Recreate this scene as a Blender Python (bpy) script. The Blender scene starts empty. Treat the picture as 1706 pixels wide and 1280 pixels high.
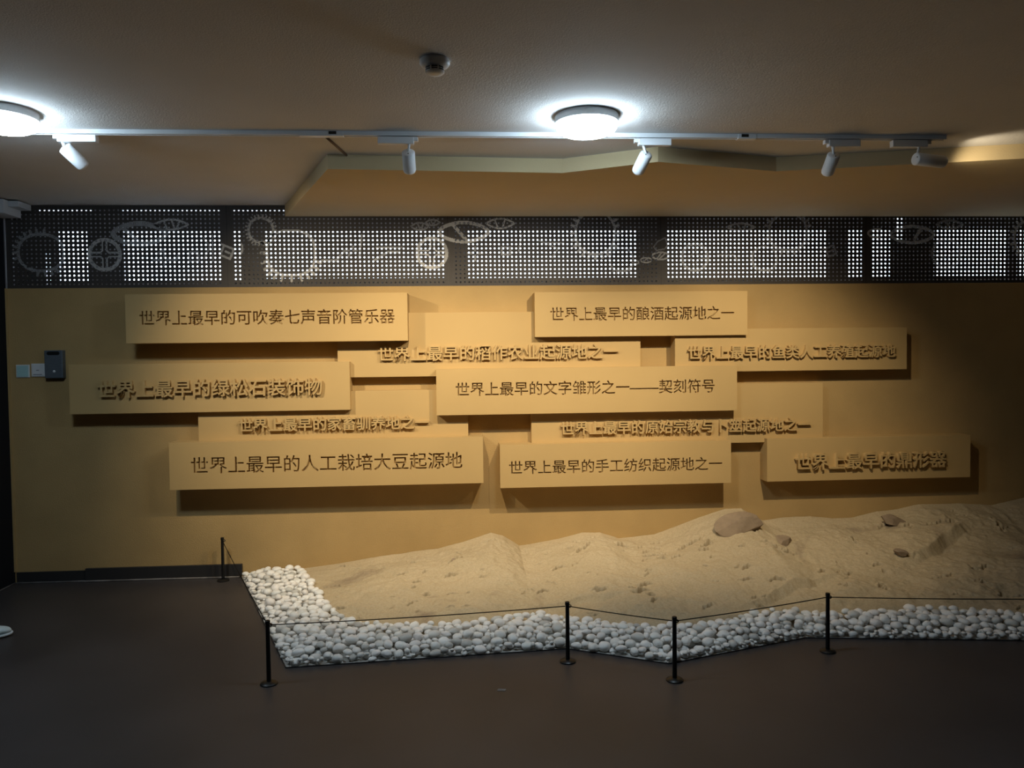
import bpy, bmesh, math, random
import numpy as np
from mathutils import Vector, Matrix, noise as mnoise

random.seed(7)
RNG = np.random.default_rng(7)
SC = bpy.context.scene
COL = SC.collection

# ------------------------------------------------------------------ camera
YAW, PITCH, ROLL = 0.06575, -0.03280, -0.01217
CAM_Y, CAM_Z = -5.444, 1.5
fw = Vector((math.sin(YAW), math.cos(YAW), 0)); rt = Vector((math.cos(YAW), -math.sin(YAW), 0)); up = Vector((0, 0, 1))
fw2 = fw * math.cos(PITCH) + up * math.sin(PITCH)
up2 = up * math.cos(PITCH) - fw * math.sin(PITCH)
r3 = rt * math.cos(ROLL) + up2 * math.sin(ROLL)
u3 = up2 * math.cos(ROLL) - rt * math.sin(ROLL)
cam_data = bpy.data.cameras.new('camera')
cam = bpy.data.objects.new('camera', cam_data)
COL.objects.link(cam)
cam_data.sensor_fit = 'HORIZONTAL'
cam_data.sensor_width = 36.0
cam_data.lens = 36.0 * 1280.0 / 1706.0
cam_data.clip_start = 0.05
cam.matrix_world = Matrix(((r3.x, u3.x, -fw2.x, 0.0), (r3.y, u3.y, -fw2.y, CAM_Y), (r3.z, u3.z, -fw2.z, CAM_Z), (0, 0, 0, 1)))
SC.camera = cam

# ------------------------------------------------------------------ world and exposure
SC.view_settings.view_transform = 'Standard'
SC.view_settings.look = 'None'
SC.view_settings.exposure = 0.15
SC.view_settings.gamma = 1.0
SC.view_settings.use_curve_mapping = False
world = bpy.data.worlds.new('daylight'); SC.world = world
world.use_nodes = True
bg = world.node_tree.nodes['Background']
bg.inputs['Color'].default_value = (0.78, 0.86, 1.0, 1)
bg.inputs['Strength'].default_value = 6.0

SPOT_POWER = 97.0
SPOT_COLOR = (1.0, 0.83, 0.56)
LAMP_STRENGTH = 66.0
LAMP_COLOR = (0.66, 0.85, 1.0)

# ------------------------------------------------------------------ helpers
def tag(o, label=None, cat=None, group=None, kind=None):
    if label: o['label'] = label
    if cat: o['category'] = cat
    if group: o['group'] = group
    if kind: o['kind'] = kind
    return o

def empty(name, loc, label=None, cat=None, group=None, rz=0.0):
    o = bpy.data.objects.new(name, None); COL.objects.link(o)
    o.location = loc; o.rotation_euler = (0, 0, rz); o.empty_display_size = 0.05
    return tag(o, label, cat, group)

def link(name, me, mat=None, parent=None, smooth=False):
    o = bpy.data.objects.new(name, me); COL.objects.link(o)
    if mat is not None:
        if len(me.materials) == 0: me.materials.append(mat)
    if smooth:
        me.polygons.foreach_set('use_smooth', [True] * len(me.polygons))
    if parent is not None: o.parent = parent
    return o

def bm_obj(name, bm, mat, parent=None, smooth=False):
    me = bpy.data.meshes.new(name)
    bmesh.ops.recalc_face_normals(bm, faces=bm.faces)
    bm.to_mesh(me); bm.free()
    return link(name, me, mat, parent, smooth)

def add_box(bm, x0, x1, y0, y1, z0, z1, bevel=0.0):
    r = bmesh.ops.create_cube(bm, size=1.0)
    vs = r['verts']
    for v in vs:
        v.co = Vector(((x0 + x1) / 2 + v.co.x * (x1 - x0), (y0 + y1) / 2 + v.co.y * (y1 - y0), (z0 + z1) / 2 + v.co.z * (z1 - z0)))
    if bevel > 0:
        es = list({e for v in vs for e in v.link_edges})
        bmesh.ops.bevel(bm, geom=es, offset=bevel, segments=2, affect='EDGES', profile=0.6)

def box(name, x0, x1, y0, y1, z0, z1, mat, parent=None, bevel=0.0):
    bm = bmesh.new(); add_box(bm, x0, x1, y0, y1, z0, z1, bevel)
    return bm_obj(name, bm, mat, parent)

def add_lathe(bm, prof, seg=32, M=None):
    """prof: list of (radius, height) revolved round z"""
    rings = []
    for r, z in prof:
        if r < 1e-6:
            rings.append([bm.verts.new((0, 0, z))])
        else:
            rings.append([bm.verts.new((r * math.cos(2 * math.pi * i / seg), r * math.sin(2 * math.pi * i / seg), z)) for i in range(seg)])
    for a, b in zip(rings, rings[1:]):
        for i in range(seg):
            j = (i + 1) % seg
            if len(a) == 1 and len(b) > 1: bm.faces.new((a[0], b[i], b[j]))
            elif len(b) == 1 and len(a) > 1: bm.faces.new((a[i], a[j], b[0]))
            elif len(a) > 1: bm.faces.new((a[i], a[j], b[j], b[i]))
    if M is not None:
        for ring in rings:
            for v in ring: v.co = M @ v.co

def lathe(name, prof, mat, parent=None, seg=32, M=None, smooth=True):
    bm = bmesh.new(); add_lathe(bm, prof, seg, M)
    o = bm_obj(name, bm, mat, parent, smooth)
    if smooth:
        try: o.data.set_sharp_from_angle(angle=math.radians(40))
        except Exception: pass
    return o

def add_tube(bm, pts, rad, seg=8):
    pts = [Vector(p) for p in pts]
    rings = []
    for i, p in enumerate(pts):
        d = (pts[min(i + 1, len(pts) - 1)] - pts[max(i - 1, 0)]).normalized()
        a = d.cross(Vector((0, 0, 1)))
        if a.length < 1e-3: a = d.cross(Vector((1, 0, 0)))
        a.normalize(); b = d.cross(a)
        rings.append([bm.verts.new(p + a * rad * math.cos(2 * math.pi * k / seg) + b * rad * math.sin(2 * math.pi * k / seg)) for k in range(seg)])
    for A, B in zip(rings, rings[1:]):
        for k in range(seg):
            bm.faces.new((A[k], A[(k + 1) % seg], B[(k + 1) % seg], B[k]))
    bm.faces.new(rings[0][::-1]); bm.faces.new(rings[-1])

def add_prism(bm, pts, z0, z1):
    a = [bm.verts.new((x, y, z0)) for x, y in pts]
    b = [bm.verts.new((x, y, z1)) for x, y in pts]
    bm.faces.new(a[::-1]); bm.faces.new(b)
    n = len(pts)
    for i in range(n):
        bm.faces.new((a[i], a[(i + 1) % n], b[(i + 1) % n], b[i]))

# ------------------------------------------------------------------ materials
def mat(name, color, rough=0.6, spec=0.3, metallic=0.0, var=0.0, var_scale=6.0, bump=0.0, bump_scale=60.0, color2=None, stretch=None, detail=4.0, coat=0.0):
    m = bpy.data.materials.new(name); m.use_nodes = True
    nt = m.node_tree; N = nt.nodes; L = nt.links
    b = N['Principled BSDF']
    b.inputs['Base Color'].default_value = (*color, 1)
    b.inputs['Roughness'].default_value = rough
    b.inputs['Metallic'].default_value = metallic
    b.inputs['Specular IOR Level'].default_value = spec
    if coat: b.inputs['Coat Weight'].default_value = coat
    if var or bump:
        tc = N.new('ShaderNodeTexCoord'); mp = N.new('ShaderNodeMapping')
        L.new(tc.outputs['Object'], mp.inputs['Vector'])
        if stretch: mp.inputs['Scale'].default_value = stretch
    if var:
        nz = N.new('ShaderNodeTexNoise'); nz.inputs['Scale'].default_value = var_scale; nz.inputs['Detail'].default_value = detail
        L.new(mp.outputs['Vector'], nz.inputs['Vector'])
        rp = N.new('ShaderNodeValToRGB')
        c2 = color2 or tuple(c * (1 - var) for c in color)
        rp.color_ramp.elements[0].position = 0.35; rp.color_ramp.elements[1].position = 0.65
        rp.color_ramp.elements[0].color = (*c2, 1); rp.color_ramp.elements[1].color = (*color, 1)
        L.new(nz.outputs['Fac'], rp.inputs['Fac']); L.new(rp.outputs['Color'], b.inputs['Base Color'])
    if bump:
        nb = N.new('ShaderNodeTexNoise'); nb.inputs['Scale'].default_value = bump_scale; nb.inputs['Detail'].default_value = 3
        L.new(mp.outputs['Vector'], nb.inputs['Vector'])
        bp = N.new('ShaderNodeBump'); bp.inputs['Strength'].default_value = bump; bp.inputs['Distance'].default_value = 0.004
        L.new(nb.outputs['Fac'], bp.inputs['Height']); L.new(bp.outputs['Normal'], b.inputs['Normal'])
    return m

def emit(name, color, strength):
    m = bpy.data.materials.new(name); m.use_nodes = True
    b = m.node_tree.nodes['Principled BSDF']
    b.inputs['Base Color'].default_value = (0.8, 0.8, 0.8, 1)
    b.inputs['Emission Color'].default_value = (*color, 1)
    b.inputs['Emission Strength'].default_value = strength
    return m

M = {}
M['wall'] = mat('ochre_render', (0.47, 0.318, 0.138), 0.85, 0.15, var=0.10, var_scale=3.0, bump=0.55, bump_scale=140)
M['board'] = mat('ochre_board', (0.505, 0.343, 0.148), 0.7, 0.25, var=0.05, var_scale=2.0)
M['sand'] = None
M['ceiling'] = mat('grey_ceiling', (0.70, 0.68, 0.66), 0.9, 0.1, var=0.05, var_scale=2.5, bump=0.5, bump_scale=160)
M['soffit'] = mat('beige_soffit', (0.56, 0.45, 0.27), 0.85, 0.15, var=0.04, var_scale=3, bump=0.2, bump_scale=120)
M['floor'] = mat('charcoal_vinyl_floor', (0.064, 0.056, 0.055), 0.42, 0.35, var=0.3, var_scale=1.3, bump=0.08, bump_scale=220, detail=6)
M['black_wall'] = mat('black_wall_paint', (0.008, 0.009, 0.013), 0.8, 0.2)
M['dark_wall'] = mat('dark_grey_wall', (0.10, 0.09, 0.085), 0.9, 0.1)
M['screen'] = mat('charcoal_metal', (0.062, 0.054, 0.050), 0.55, 0.3, var=0.1, var_scale=3)
M['paint'] = mat('white_screen_paint', (0.55, 0.54, 0.53), 0.7, 0.2, var=0.25, var_scale=12)
M['paint_thin'] = mat('thin_white_screen_paint', (0.34, 0.34, 0.345), 0.7, 0.2, var=0.3, var_scale=12)
M['white_metal'] = mat('white_powder_coat', (0.72, 0.74, 0.76), 0.4, 0.4)
M['white_plastic'] = mat('white_plastic', (0.70, 0.71, 0.72), 0.45, 0.4)
M['black_plastic'] = mat('black_plastic', (0.01, 0.01, 0.01), 0.4, 0.4)
M['black_metal'] = mat('black_powder_coat', (0.008, 0.008, 0.008), 0.4, 0.4)
M['skirting'] = mat('charcoal_skirting', (0.03, 0.029, 0.03), 0.45, 0.4)
M['sealant'] = mat('pale_sealant', (0.30, 0.28, 0.27), 0.7, 0.2, var=0.5, var_scale=9)
M['cord'] = mat('black_cord', (0.01, 0.009, 0.009), 0.8, 0.1)
M['grey_metal'] = mat('brushed_grey_metal', (0.16, 0.19, 0.22), 0.4, 0.5, metallic=0.4, var=0.15, var_scale=30, stretch=(1, 1, 8))
M['teal_lit'] = mat('teal_lit_plastic', (0.40, 0.62, 0.62), 0.4, 0.4)  # teal light falling on the switch, put into the rocker colour
M['glass'] = None
M['trunking'] = mat('white_trunking', (0.55, 0.57, 0.60), 0.5, 0.3)
M['brown_pipe'] = mat('brown_conduit', (0.12, 0.075, 0.05), 0.6, 0.3)
M['render_outer'] = mat('outer_wall_render', (0.30, 0.31, 0.34), 0.9, 0.1)
M['lamp_glow'] = emit('lamp_diffuser', LAMP_COLOR, LAMP_STRENGTH)
M['spot_lens'] = emit('spot_lens', (1.0, 0.85, 0.6), 6.0)
M['shoe'] = mat('white_leather', (0.62, 0.72, 0.74), 0.5, 0.3)
M['shoe_sole'] = mat('white_rubber', (0.55, 0.60, 0.62), 0.6, 0.3)
M['label_print'] = mat('grey_print', (0.12, 0.12, 0.16), 0.7, 0.1)
M['soil'] = mat('pale_grit', (0.50, 0.49, 0.46), 0.9, 0.1)

def sand_material():
    m = bpy.data.materials.new('sandy_earth'); m.use_nodes = True
    nt = m.node_tree; N = nt.nodes; L = nt.links
    b = N['Principled BSDF']; b.inputs['Roughness'].default_value = 0.92; b.inputs['Specular IOR Level'].default_value = 0.1
    tc = N.new('ShaderNodeTexCoord')
    n1 = N.new('ShaderNodeTexNoise'); n1.inputs['Scale'].default_value = 1.7; n1.inputs['Detail'].default_value = 6; n1.inputs['Distortion'].default_value = 0.8
    L.new(tc.outputs['Object'], n1.inputs['Vector'])
    r1 = N.new('ShaderNodeValToRGB')
    e = r1.color_ramp.elements
    e[0].position = 0.29; e[0].color = (0.32, 0.245, 0.165, 1)
    e[1].position = 0.38; e[1].color = (0.49, 0.395, 0.255, 1)
    x = e.new(0.75); x.color = (0.55, 0.445, 0.295, 1)
    L.new(n1.outputs['Fac'], r1.inputs['Fac'])
    n2 = N.new('ShaderNodeTexNoise'); n2.inputs['Scale'].default_value = 90; n2.inputs['Detail'].default_value = 5
    L.new(tc.outputs['Object'], n2.inputs['Vector'])
    r2 = N.new('ShaderNodeValToRGB')
    r2.color_ramp.elements[0].position = 0.3; r2.color_ramp.elements[0].color = (0.78, 0.76, 0.72, 1)
    r2.color_ramp.elements[1].position = 0.6; r2.color_ramp.elements[1].color = (1, 1, 1, 1)
    L.new(n2.outputs['Fac'], r2.inputs['Fac'])
    mx = N.new('ShaderNodeMix'); mx.data_type = 'RGBA'; mx.blend_type = 'MULTIPLY'; mx.inputs['Factor'].default_value = 0.7
    L.new(r1.outputs['Color'], mx.inputs['A']); L.new(r2.outputs['Color'], mx.inputs['B'])
    L.new(mx.outputs['Result'], b.inputs['Base Color'])
    bp = N.new('ShaderNodeBump'); bp.inputs['Strength'].default_value = 0.5; bp.inputs['Distance'].default_value = 0.004
    L.new(n2.outputs['Fac'], bp.inputs['Height']); L.new(bp.outputs['Normal'], b.inputs['Normal'])
    return m
M['sand'] = sand_material()

M['rock'] = mat('brown_clod', (0.34, 0.255, 0.175), 0.9, 0.1, var=0.2, var_scale=14, bump=0.6, bump_scale=50)

def pebble_material():
    m = bpy.data.materials.new('white_pebble'); m.use_nodes = True
    nt = m.node_tree; N = nt.nodes; L = nt.links
    b = N['Principled BSDF']; b.inputs['Roughness'].default_value = 0.5; b.inputs['Specular IOR Level'].default_value = 0.3
    g = N.new('ShaderNodeNewGeometry')
    r = N.new('ShaderNodeValToRGB')
    e = r.color_ramp.elements
    e[0].position = 0.0; e[0].color = (0.50, 0.48, 0.45, 1)
    e[1].position = 1.0; e[1].color = (0.96, 0.94, 0.90, 1)
    for p, c in ((0.15, (0.70, 0.69, 0.65)), (0.3, (0.92, 0.90, 0.86)), (0.5, (0.88, 0.84, 0.80)), (0.7, (0.96, 0.95, 0.92)), (0.85, (0.84, 0.84, 0.81))):
        x = e.new(p); x.color = (*c, 1)
    L.new(g.outputs['Random Per Island'], r.inputs['Fac'])
    oi = N.new('ShaderNodeObjectInfo')
    r_ = N.new('ShaderNodeMath'); r_.operation = 'ADD'
    L.new(g.outputs['Random Per Island'], r_.inputs[0]); L.new(oi.outputs['Random'], r_.inputs[1])
    fr = N.new('ShaderNodeMath'); fr.operation = 'FRACT'; L.new(r_.outputs[0], fr.inputs[0])
    L.new(fr.outputs[0], r.inputs['Fac'])
    L.new(r.outputs['Color'], b.inputs['Base Color'])
    return m
M['pebble'] = pebble_material()

def glass_material():
    m = bpy.data.materials.new('window_glass'); m.use_nodes = True
    nt = m.node_tree; N = nt.nodes; L = nt.links
    N.remove(N['Principled BSDF'])
    t = N.new('ShaderNodeBsdfTransparent'); t.inputs['Color'].default_value = (0.93, 0.96, 0.97, 1)
    g = N.new('ShaderNodeBsdfGlossy'); g.inputs['Roughness'].default_value = 0.02
    mx = N.new('ShaderNodeMixShader'); mx.inputs['Fac'].default_value = 0.06
    L.new(t.outputs[0], mx.inputs[1]); L.new(g.outputs[0], mx.inputs[2])
    L.new(mx.outputs[0], N['Material Output'].inputs['Surface'])
    return m
M['glass'] = glass_material()

# ------------------------------------------------------------------ room shell
HC = 2.585
XL, XR, YF = -3.075, 6.2, -8.5
def struct(o): o['kind'] = 'structure'; return o

struct(box('floor', XL - 0.15, XR + 0.15, YF - 0.15, 0.6, -0.12, 0.0, M['floor']))
struct(box('ceiling', XL - 0.15, XR + 0.15, YF - 0.15, 0.6, HC, HC + 0.12, M['ceiling']))
struct(box('wall_left', XL - 0.15, XL, YF, 0.0, 0.0, HC, M['black_wall']))
struct(box('wall_right', XR, XR + 0.15, YF, 0.6, 0.0, HC, M['dark_wall']))
struct(box('wall_front', XL - 0.15, XR + 0.15, YF - 0.15, YF, 0.0, HC, M['dark_wall']))
# the ochre wall stands in front of the outer wall, its top at the foot of the screen
struct(box('wall_back', XL, XR, 0.0, 0.16, 0.0, 2.018, M['wall']))
# outer wall with its row of window openings
WIN = [(-2.889, -2.859, 2.06, 2.28), (-2.803, -2.600, 2.075, 2.435), (-2.362, -1.682, 2.073, 2.435), (-1.610, -1.543, 2.073, 2.435),
       (-1.389, -0.107, 2.088, 2.435), (0.041, 1.310, 2.085, 2.438), (1.517, 2.753, 2.075, 2.445), (2.886, 3.020, 2.075, 2.448),
       (3.080, 3.235, 2.080, 2.450), (3.568, 4.165, 2.083, 2.456), (4.225, 4.75, 2.083, 2.456)]
TRANSOMS = [(-2.93, -2.56, 2.566, 2.5835), (-2.362, -1.18, 2.566, 2.5835), (3.262, 3.330, 2.36, 2.575)]
def outer_wall():
    bm = bmesh.new()
    y0, y1 = 0.16, 0.18
    zt = HC; zb = 2.018
    ops = WIN + TRANSOMS
    xs = sorted({XL, XR} | {v for o_ in ops for v in o_[:2]}); zs = sorted({zb, zt} | {v for o_ in ops for v in o_[2:]})
    for i in range(len(xs) - 1):
        run = None
        for j in range(len(zs) - 1):
            cx, cz = (xs[i] + xs[i + 1]) / 2, (zs[j] + zs[j + 1]) / 2
            hole = any(o_[0] < cx < o_[1] and o_[2] < cz < o_[3] for o_ in ops)
            if hole:
                if run: add_box(bm, xs[i], xs[i + 1], y0, y1, *run)
                run = None
            else: run = [run[0] if run else zs[j], zs[j + 1]]
        if run: add_box(bm, xs[i], xs[i + 1], y0, y1, *run)
    add_box(bm, XL - 0.15, XL, 0.0, 0.18, 0, zt)
    add_box(bm, XL, XR, 0.1605, 0.18, 0.0, zb)
    return struct(bm_obj('wall_outer', bm, M['render_outer']))
outer_wall()
for i, (a, b, c, d) in enumerate(WIN + TRANSOMS):
    root = empty('window_%d' % (i + 1), ((a + b) / 2, 0.17, c)); root['kind'] = 'structure'
    ox, oz = (a + b) / 2, c
    bm = bmesh.new(); t = min(0.006, (b - a) * 0.06, (d - c) * 0.06)
    add_box(bm, a - ox, b - ox, -0.0085, 0.0085, 0, t); add_box(bm, a - ox, b - ox, -0.0085, 0.0085, d - oz - t, d - oz)
    add_box(bm, a - ox, a - ox + t, -0.0085, 0.0085, t, d - oz - t); add_box(bm, b - ox - t, b - ox, -0.0085, 0.0085, t, d - oz - t)
    bm_obj('window_frame', bm, M['white_plastic'], root)
    bm = bmesh.new(); add_box(bm, a - ox + t, b - ox - t, -0.003, 0.003, t, d - oz - t)
    bm_obj('pane', bm, M['glass'], root)

# skirting along the foot of the ochre wall, with its pale sealant bead
struct(box('baseboard_back', -3.06, -2.60, -0.012, 0.0, 0.004, 0.077, M['skirting'], bevel=0.002))
o = struct(box('baseboard_back_long', -2.60, -1.545, -0.022, 0.0, 0.012, 0.092, M['skirting'], bevel=0.002))
bm = bmesh.new(); add_tube(bm, [(-3.06, -0.014, 0.004), (-2.62, -0.014, 0.004), (-2.59, -0.026, 0.006), (-1.9, -0.026, 0.006), (-1.56, -0.026, 0.005)], 0.006, 6)
struct(bm_obj('trim_1', bm, M['sealant'], smooth=True))
bm = bmesh.new(); add_tube(bm, [(XL + 0.004, -0.01, 0.004), (XL + 0.004, -1.6, 0.004)], 0.006, 6)
struct(bm_obj('trim_2', bm, M['sealant'], smooth=True))
bm = bmesh.new(); add_box(bm, XL, XL + 0.012, -0.012, 0.0, 0.08, 2.018)
struct(bm_obj('trim_3', bm, M['wall']))

# lowered beige soffit with its zigzag edge
SOF = [(-1.205, 0.018), (-0.685, -1.32), (0.565, -1.255), (1.030, -1.50), (1.735, -1.31), (2.35, -1.46), (2.93, -1.60), (4.3, -1.95), (6.2, -2.1), (6.2, 0.018)]
bm = bmesh.new(); add_prism(bm, SOF, HC - 0.077, HC)
struct(bm_obj('ceiling_soffit', bm, M['soffit']))

# ------------------------------------------------------------------ perforated screen
HOLE_R = 0.0063
PX, PZ = 0.0305, 0.0296
ROWS = 18
Z0 = 2.046
SCR_Y = 0.018
SCR_Z0, SCR_Z1 = 2.020, 2.583
panel_starts = [(-3.028, 46), (-1.550, 48), (-0.026, 48), (1.497, 48), (3.021, 48)]
HOLES = []
def perforated_panel(x_first, ncol, xa, xb, parent):
    V = []; F = []
    ang = [math.pi / 4 * k for k in range(8)]
    sq = [(1, 0), (1, 1), (0, 1), (-1, 1), (-1, 0), (-1, -1), (0, -1), (1, -1)]
    zlo = Z0 - PZ / 2; zhi = Z0 + PZ * (ROWS - 0.5)
    for c in range(ncol):
        for r in range(ROWS):
            cx = x_first + c * PX; cz = Z0 + r * PZ
            HOLES.append((cx, cz))
            b = len(V)
            for k in range(8): V.append((cx + sq[k][0] * PX / 2, 0, cz + sq[k][1] * PZ / 2))
            for k in range(8): V.append((cx + HOLE_R * math.cos(ang[k]), 0, cz + HOLE_R * math.sin(ang[k])))
            for k in range(8): V.append((cx + HOLE_R * math.cos(ang[k]), 0.002, cz + HOLE_R * math.sin(ang[k])))
            for k in range(8):
                j = (k + 1) % 8
                F.append((b + k, b + 8 + k, b + 8 + j, b + j))
                F.append((b + 8 + k, b + 16 + k, b + 16 + j, b + 8 + j))
    xl = x_first - PX / 2; xr = x_first + (ncol - 0.5) * PX
    def q(x0, x1, z0, z1):
        b = len(V); V.extend([(x0, 0, z0), (x1, 0, z0), (x1, 0, z1), (x0, 0, z1)]); F.append((b, b + 1, b + 2, b + 3))
        b = len(V)
    q(xa, xb, SCR_Z0, zlo); q(xa, xb, zhi, SCR_Z1); q(xa, xl, zlo, zhi); q(xr, xb, zlo, zhi)
    me = bpy.data.meshes.new('perforated_panel'); me.from_pydata(V, [], F); me.update()
    return link('perforated_panel', me, M['screen'], parent)

screen = empty('perforated_screen', (0, SCR_Y, 0), 'dark perforated metal screen with white line drawings, above the ochre wall', 'screen')
edges = [XL, -1.604, -0.081, 1.442, 2.966, 4.49]
for i, (s, n) in enumerate(panel_starts):
    perforated_panel(s, n, edges[i] + 0.0015, edges[i + 1] - 0.0015, screen)
perforated_panel(4.545, 48, 4.4915, XR, screen)
box('frame', XL, XR, 0.003, 0.03, 2.556, 2.583, M['black_metal'], screen)
for ex in edges[1:]:
    box('mullion', ex - 0.02, ex + 0.02, 0.003, 0.028, SCR_Z0, 2.556, M['black_metal'], screen)
HOLES = np.array(HOLES)

# painted drawings: a thin layer of paint that leaves the perforations open
def paint_mesh(name, strokes, m):
    if name == 'script_drawing' and len(strokes) > 1:
        for s in strokes: paint_mesh(name, [s], m)
        return
    if name == 'chain_drawing' and len(strokes) == 6:
        for s in (strokes[:1], strokes[1:3], strokes[3:]): paint_mesh(name, s, m)
        return
    """strokes: list of (points, half_width)"""
    cell = 0.0042
    allp = np.array([p for pts, w in strokes for p in pts]); wmax = max(w for _, w in strokes)
    x0, z0 = allp.min(0) - wmax; x1, z1 = allp.max(0) + wmax
    z1 = min(z1, SCR_Z1 - 0.03); z0 = max(z0, SCR_Z0 + 0.002); x0 = max(x0, XL + 0.005)
    xs = np.arange(x0, x1, cell); zs = np.arange(z0, z1, cell)
    if len(xs) < 1 or len(zs) < 1: return
    X, Z = np.meshgrid(xs + cell / 2, zs + cell / 2)
    inside = np.zeros(X.shape, bool)
    for pts, w in strokes:
        P = np.array(pts)
        for a, b in zip(P[:-1], P[1:]):
            d = b - a; L2 = max((d * d).sum(), 1e-12)
            t = np.clip(((X - a[0]) * d[0] + (Z - a[1]) * d[1]) / L2, 0, 1)
            dist = np.hypot(X - a[0] - t * d[0], Z - a[1] - t * d[1])
            inside |= dist < w
    hs = HOLES[(HOLES[:, 0] > x0 - .03) & (HOLES[:, 0] < x1 + .03)]
    for hx, hz in hs:
        inside &= np.hypot(X - hx, Z - hz) > HOLE_R + 0.0012
    V = []; F = []
    for x, z in zip(X[inside], Z[inside]):
        b = len(V); h = cell / 2
        V += [(x - h, -0.0012, z - h), (x + h, -0.0012, z - h), (x + h, -0.0012, z + h), (x - h, -0.0012, z + h)]; F.append((b, b + 1, b + 2, b + 3))
    if not V: return
    me = bpy.data.meshes.new(name); me.from_pydata(V, [], F); me.update()
    return link(name, me, m, screen)

def ell(cx, cz, rx, rz, n=40, a0=0, a1=2 * math.pi, rot=0.0, p=2.0):
    out = []
    for i in range(n + 1):
        a = a0 + (a1 - a0) * i / n
        c, s = math.cos(a), math.sin(a)
        x = rx * math.copysign(abs(c) ** (2 / p), c); z = rz * math.copysign(abs(s) ** (2 / p), s)
        out.append((cx + x * math.cos(rot) - z * math.sin(rot), cz + x * math.sin(rot) + z * math.cos(rot)))
    return out
def gear(cx, cz, rx, rz, teeth, tl, w, tw, sector=None, p=2.2):
    st = [(ell(cx, cz, rx, rz, 48, p=p), w)]
    base = ell(cx, cz, rx, rz, teeth, p=p)[:-1]; tip = ell(cx, cz, rx + tl, rz + tl, teeth, p=p)[:-1]
    for i, (a, b) in enumerate(zip(base, tip)):
        if sector and not sector(i / teeth): continue
        st.append(([a, b], tw))
    return st
def wheel(cx, cz, r, w, rot=0.1):
    st = [(ell(cx, cz, r, r, 40), w)]
    g = r * 0.13
    for k in range(4):
        a = rot + k * math.pi / 2
        ca, sa = math.cos(a), math.sin(a)
        def T(u, v): return (cx + u * ca - v * sa, cz + u * sa + v * ca)
        st.append(([T(r * 0.95, g), T(g * 2.2, g), T(g, g * 2.2), T(g, r * 0.95)], w * 0.42))
    return st
def leaf(cx, cz, rx, rz, w, chords=((-0.3, 0.05), (0.35, 0.2)), rot=0.0):
    st = []
    top = [(cx + rx * t, cz + rz * (1 - t * t)) for t in np.linspace(-1, 1, 20)]
    bot = [(cx + rx * t, cz - rz * (1 - t * t)) for t in np.linspace(-1, 1, 20)]
    st += [(top, w), (bot, w)]
    for a, b in chords:
        st.append(([(cx + rx * a, cz + rz * (1 - a * a)), (cx + rx * b, cz - rz * (1 - b * b))], w * 0.85))
    return st
def glyph(cx, cz, s, w, rot):
    def T(u, v): return (cx + u * math.cos(rot) - v * math.sin(rot), cz + u * math.sin(rot) + v * math.cos(rot))
    st = [([T(-s, -s), T(s, -s), T(s, s), T(-s, s), T(-s, -s)], w), ([T(-s * 1.5, s), T(-s, s)], w), ([T(-s * .3, 0), T(s * .5, 0)], w)]
    return st

P1, P2 = M['paint'], M['paint_thin']
def up_side(f): return f < 0.45 or f > 0.97
def down_side(f): return 0.42 < f < 0.98
paint_mesh('gear_drawing', gear(-2.845, 2.262, 0.150, 0.125, 26, 0.030, 0.010, 0.009, lambda f: 0.2 < f < 0.55 or 0.72 < f < 0.9), P2)
paint_mesh('wheel_drawing', wheel(-2.425, 2.247, 0.102, 0.0125, 0.0), P1)
paint_mesh('leaf_drawing', [(ell(-2.190, 2.388, 0.175, 0.072, 40, p=1.7), 0.017), ([(-2.30, 2.43), (-2.19, 2.33)], 0.014)], P2)
paint_mesh('leaf_drawing', leaf(-1.975, 2.452, 0.112, 0.034, 0.0065, ((-0.45, -0.25), (0.0, 0.2), (0.5, 0.3))), P1)
paint_mesh('glyph_drawing', glyph(-1.605, 2.262, 0.036, 0.0075, -0.4), P1)
paint_mesh('arc_drawing', [(ell(-1.545, 2.290, 0.045, 0.055, 12, -0.9, 0.5), 0.007)], P1)
paint_mesh('script_drawing', [([(-2.10, 2.21), (-1.95, 2.21), (-1.93, 2.25)], 0.008), ([(-2.03, 2.17), (-2.03, 2.28), (-2.08, 2.25)], 0.007), ([(-1.86, 2.20), (-1.80, 2.20), (-1.80, 2.26), (-1.86, 2.26), (-1.86, 2.20)], 0.007), ([(-1.76, 2.36), (-1.72, 2.30), (-1.76, 2.22)], 0.006), ([(-1.70, 2.38), (-1.70, 2.20)], 0.005)], P2)
paint_mesh('gear_drawing', gear(-1.372, 2.412, 0.083, 0.083, 26, 0.022, 0.0085, 0.005), P1)
paint_mesh('gear_drawing', gear(-1.170, 2.255, 0.165, 0.155, 24, 0.040, 0.0085, 0.009, down_side, 2.6), P1)
paint_mesh('script_drawing', [([(-0.96, 2.20), (-0.86, 2.20), (-0.80, 2.27), (-0.72, 2.27)], 0.008), ([(-0.78, 2.22), (-0.74, 2.30)], 0.007), ([(-0.68, 2.38), (-0.70, 2.22)], 0.007), ([(-0.60, 2.20), (-0.50, 2.26), (-0.42, 2.26)], 0.008), ([(-0.58, 2.29), (-0.40, 2.29)], 0.006)], P2)
paint_mesh('leaf_drawing', leaf(-0.275, 2.438, 0.062, 0.026, 0.006), P2)
paint_mesh('leaf_drawing', leaf(-0.185, 2.465, 0.050, 0.020, 0.005), P2)
paint_mesh('wheel_drawing', wheel(-0.193, 2.252, 0.103, 0.0115, -0.05), P1)
paint_mesh('leaf_drawing', [(ell(0.030, 2.398, 0.175, 0.068, 40, p=1.7), 0.0125), ([(-0.04, 2.445), (0.05, 2.34)], 0.012)], P1)
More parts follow.
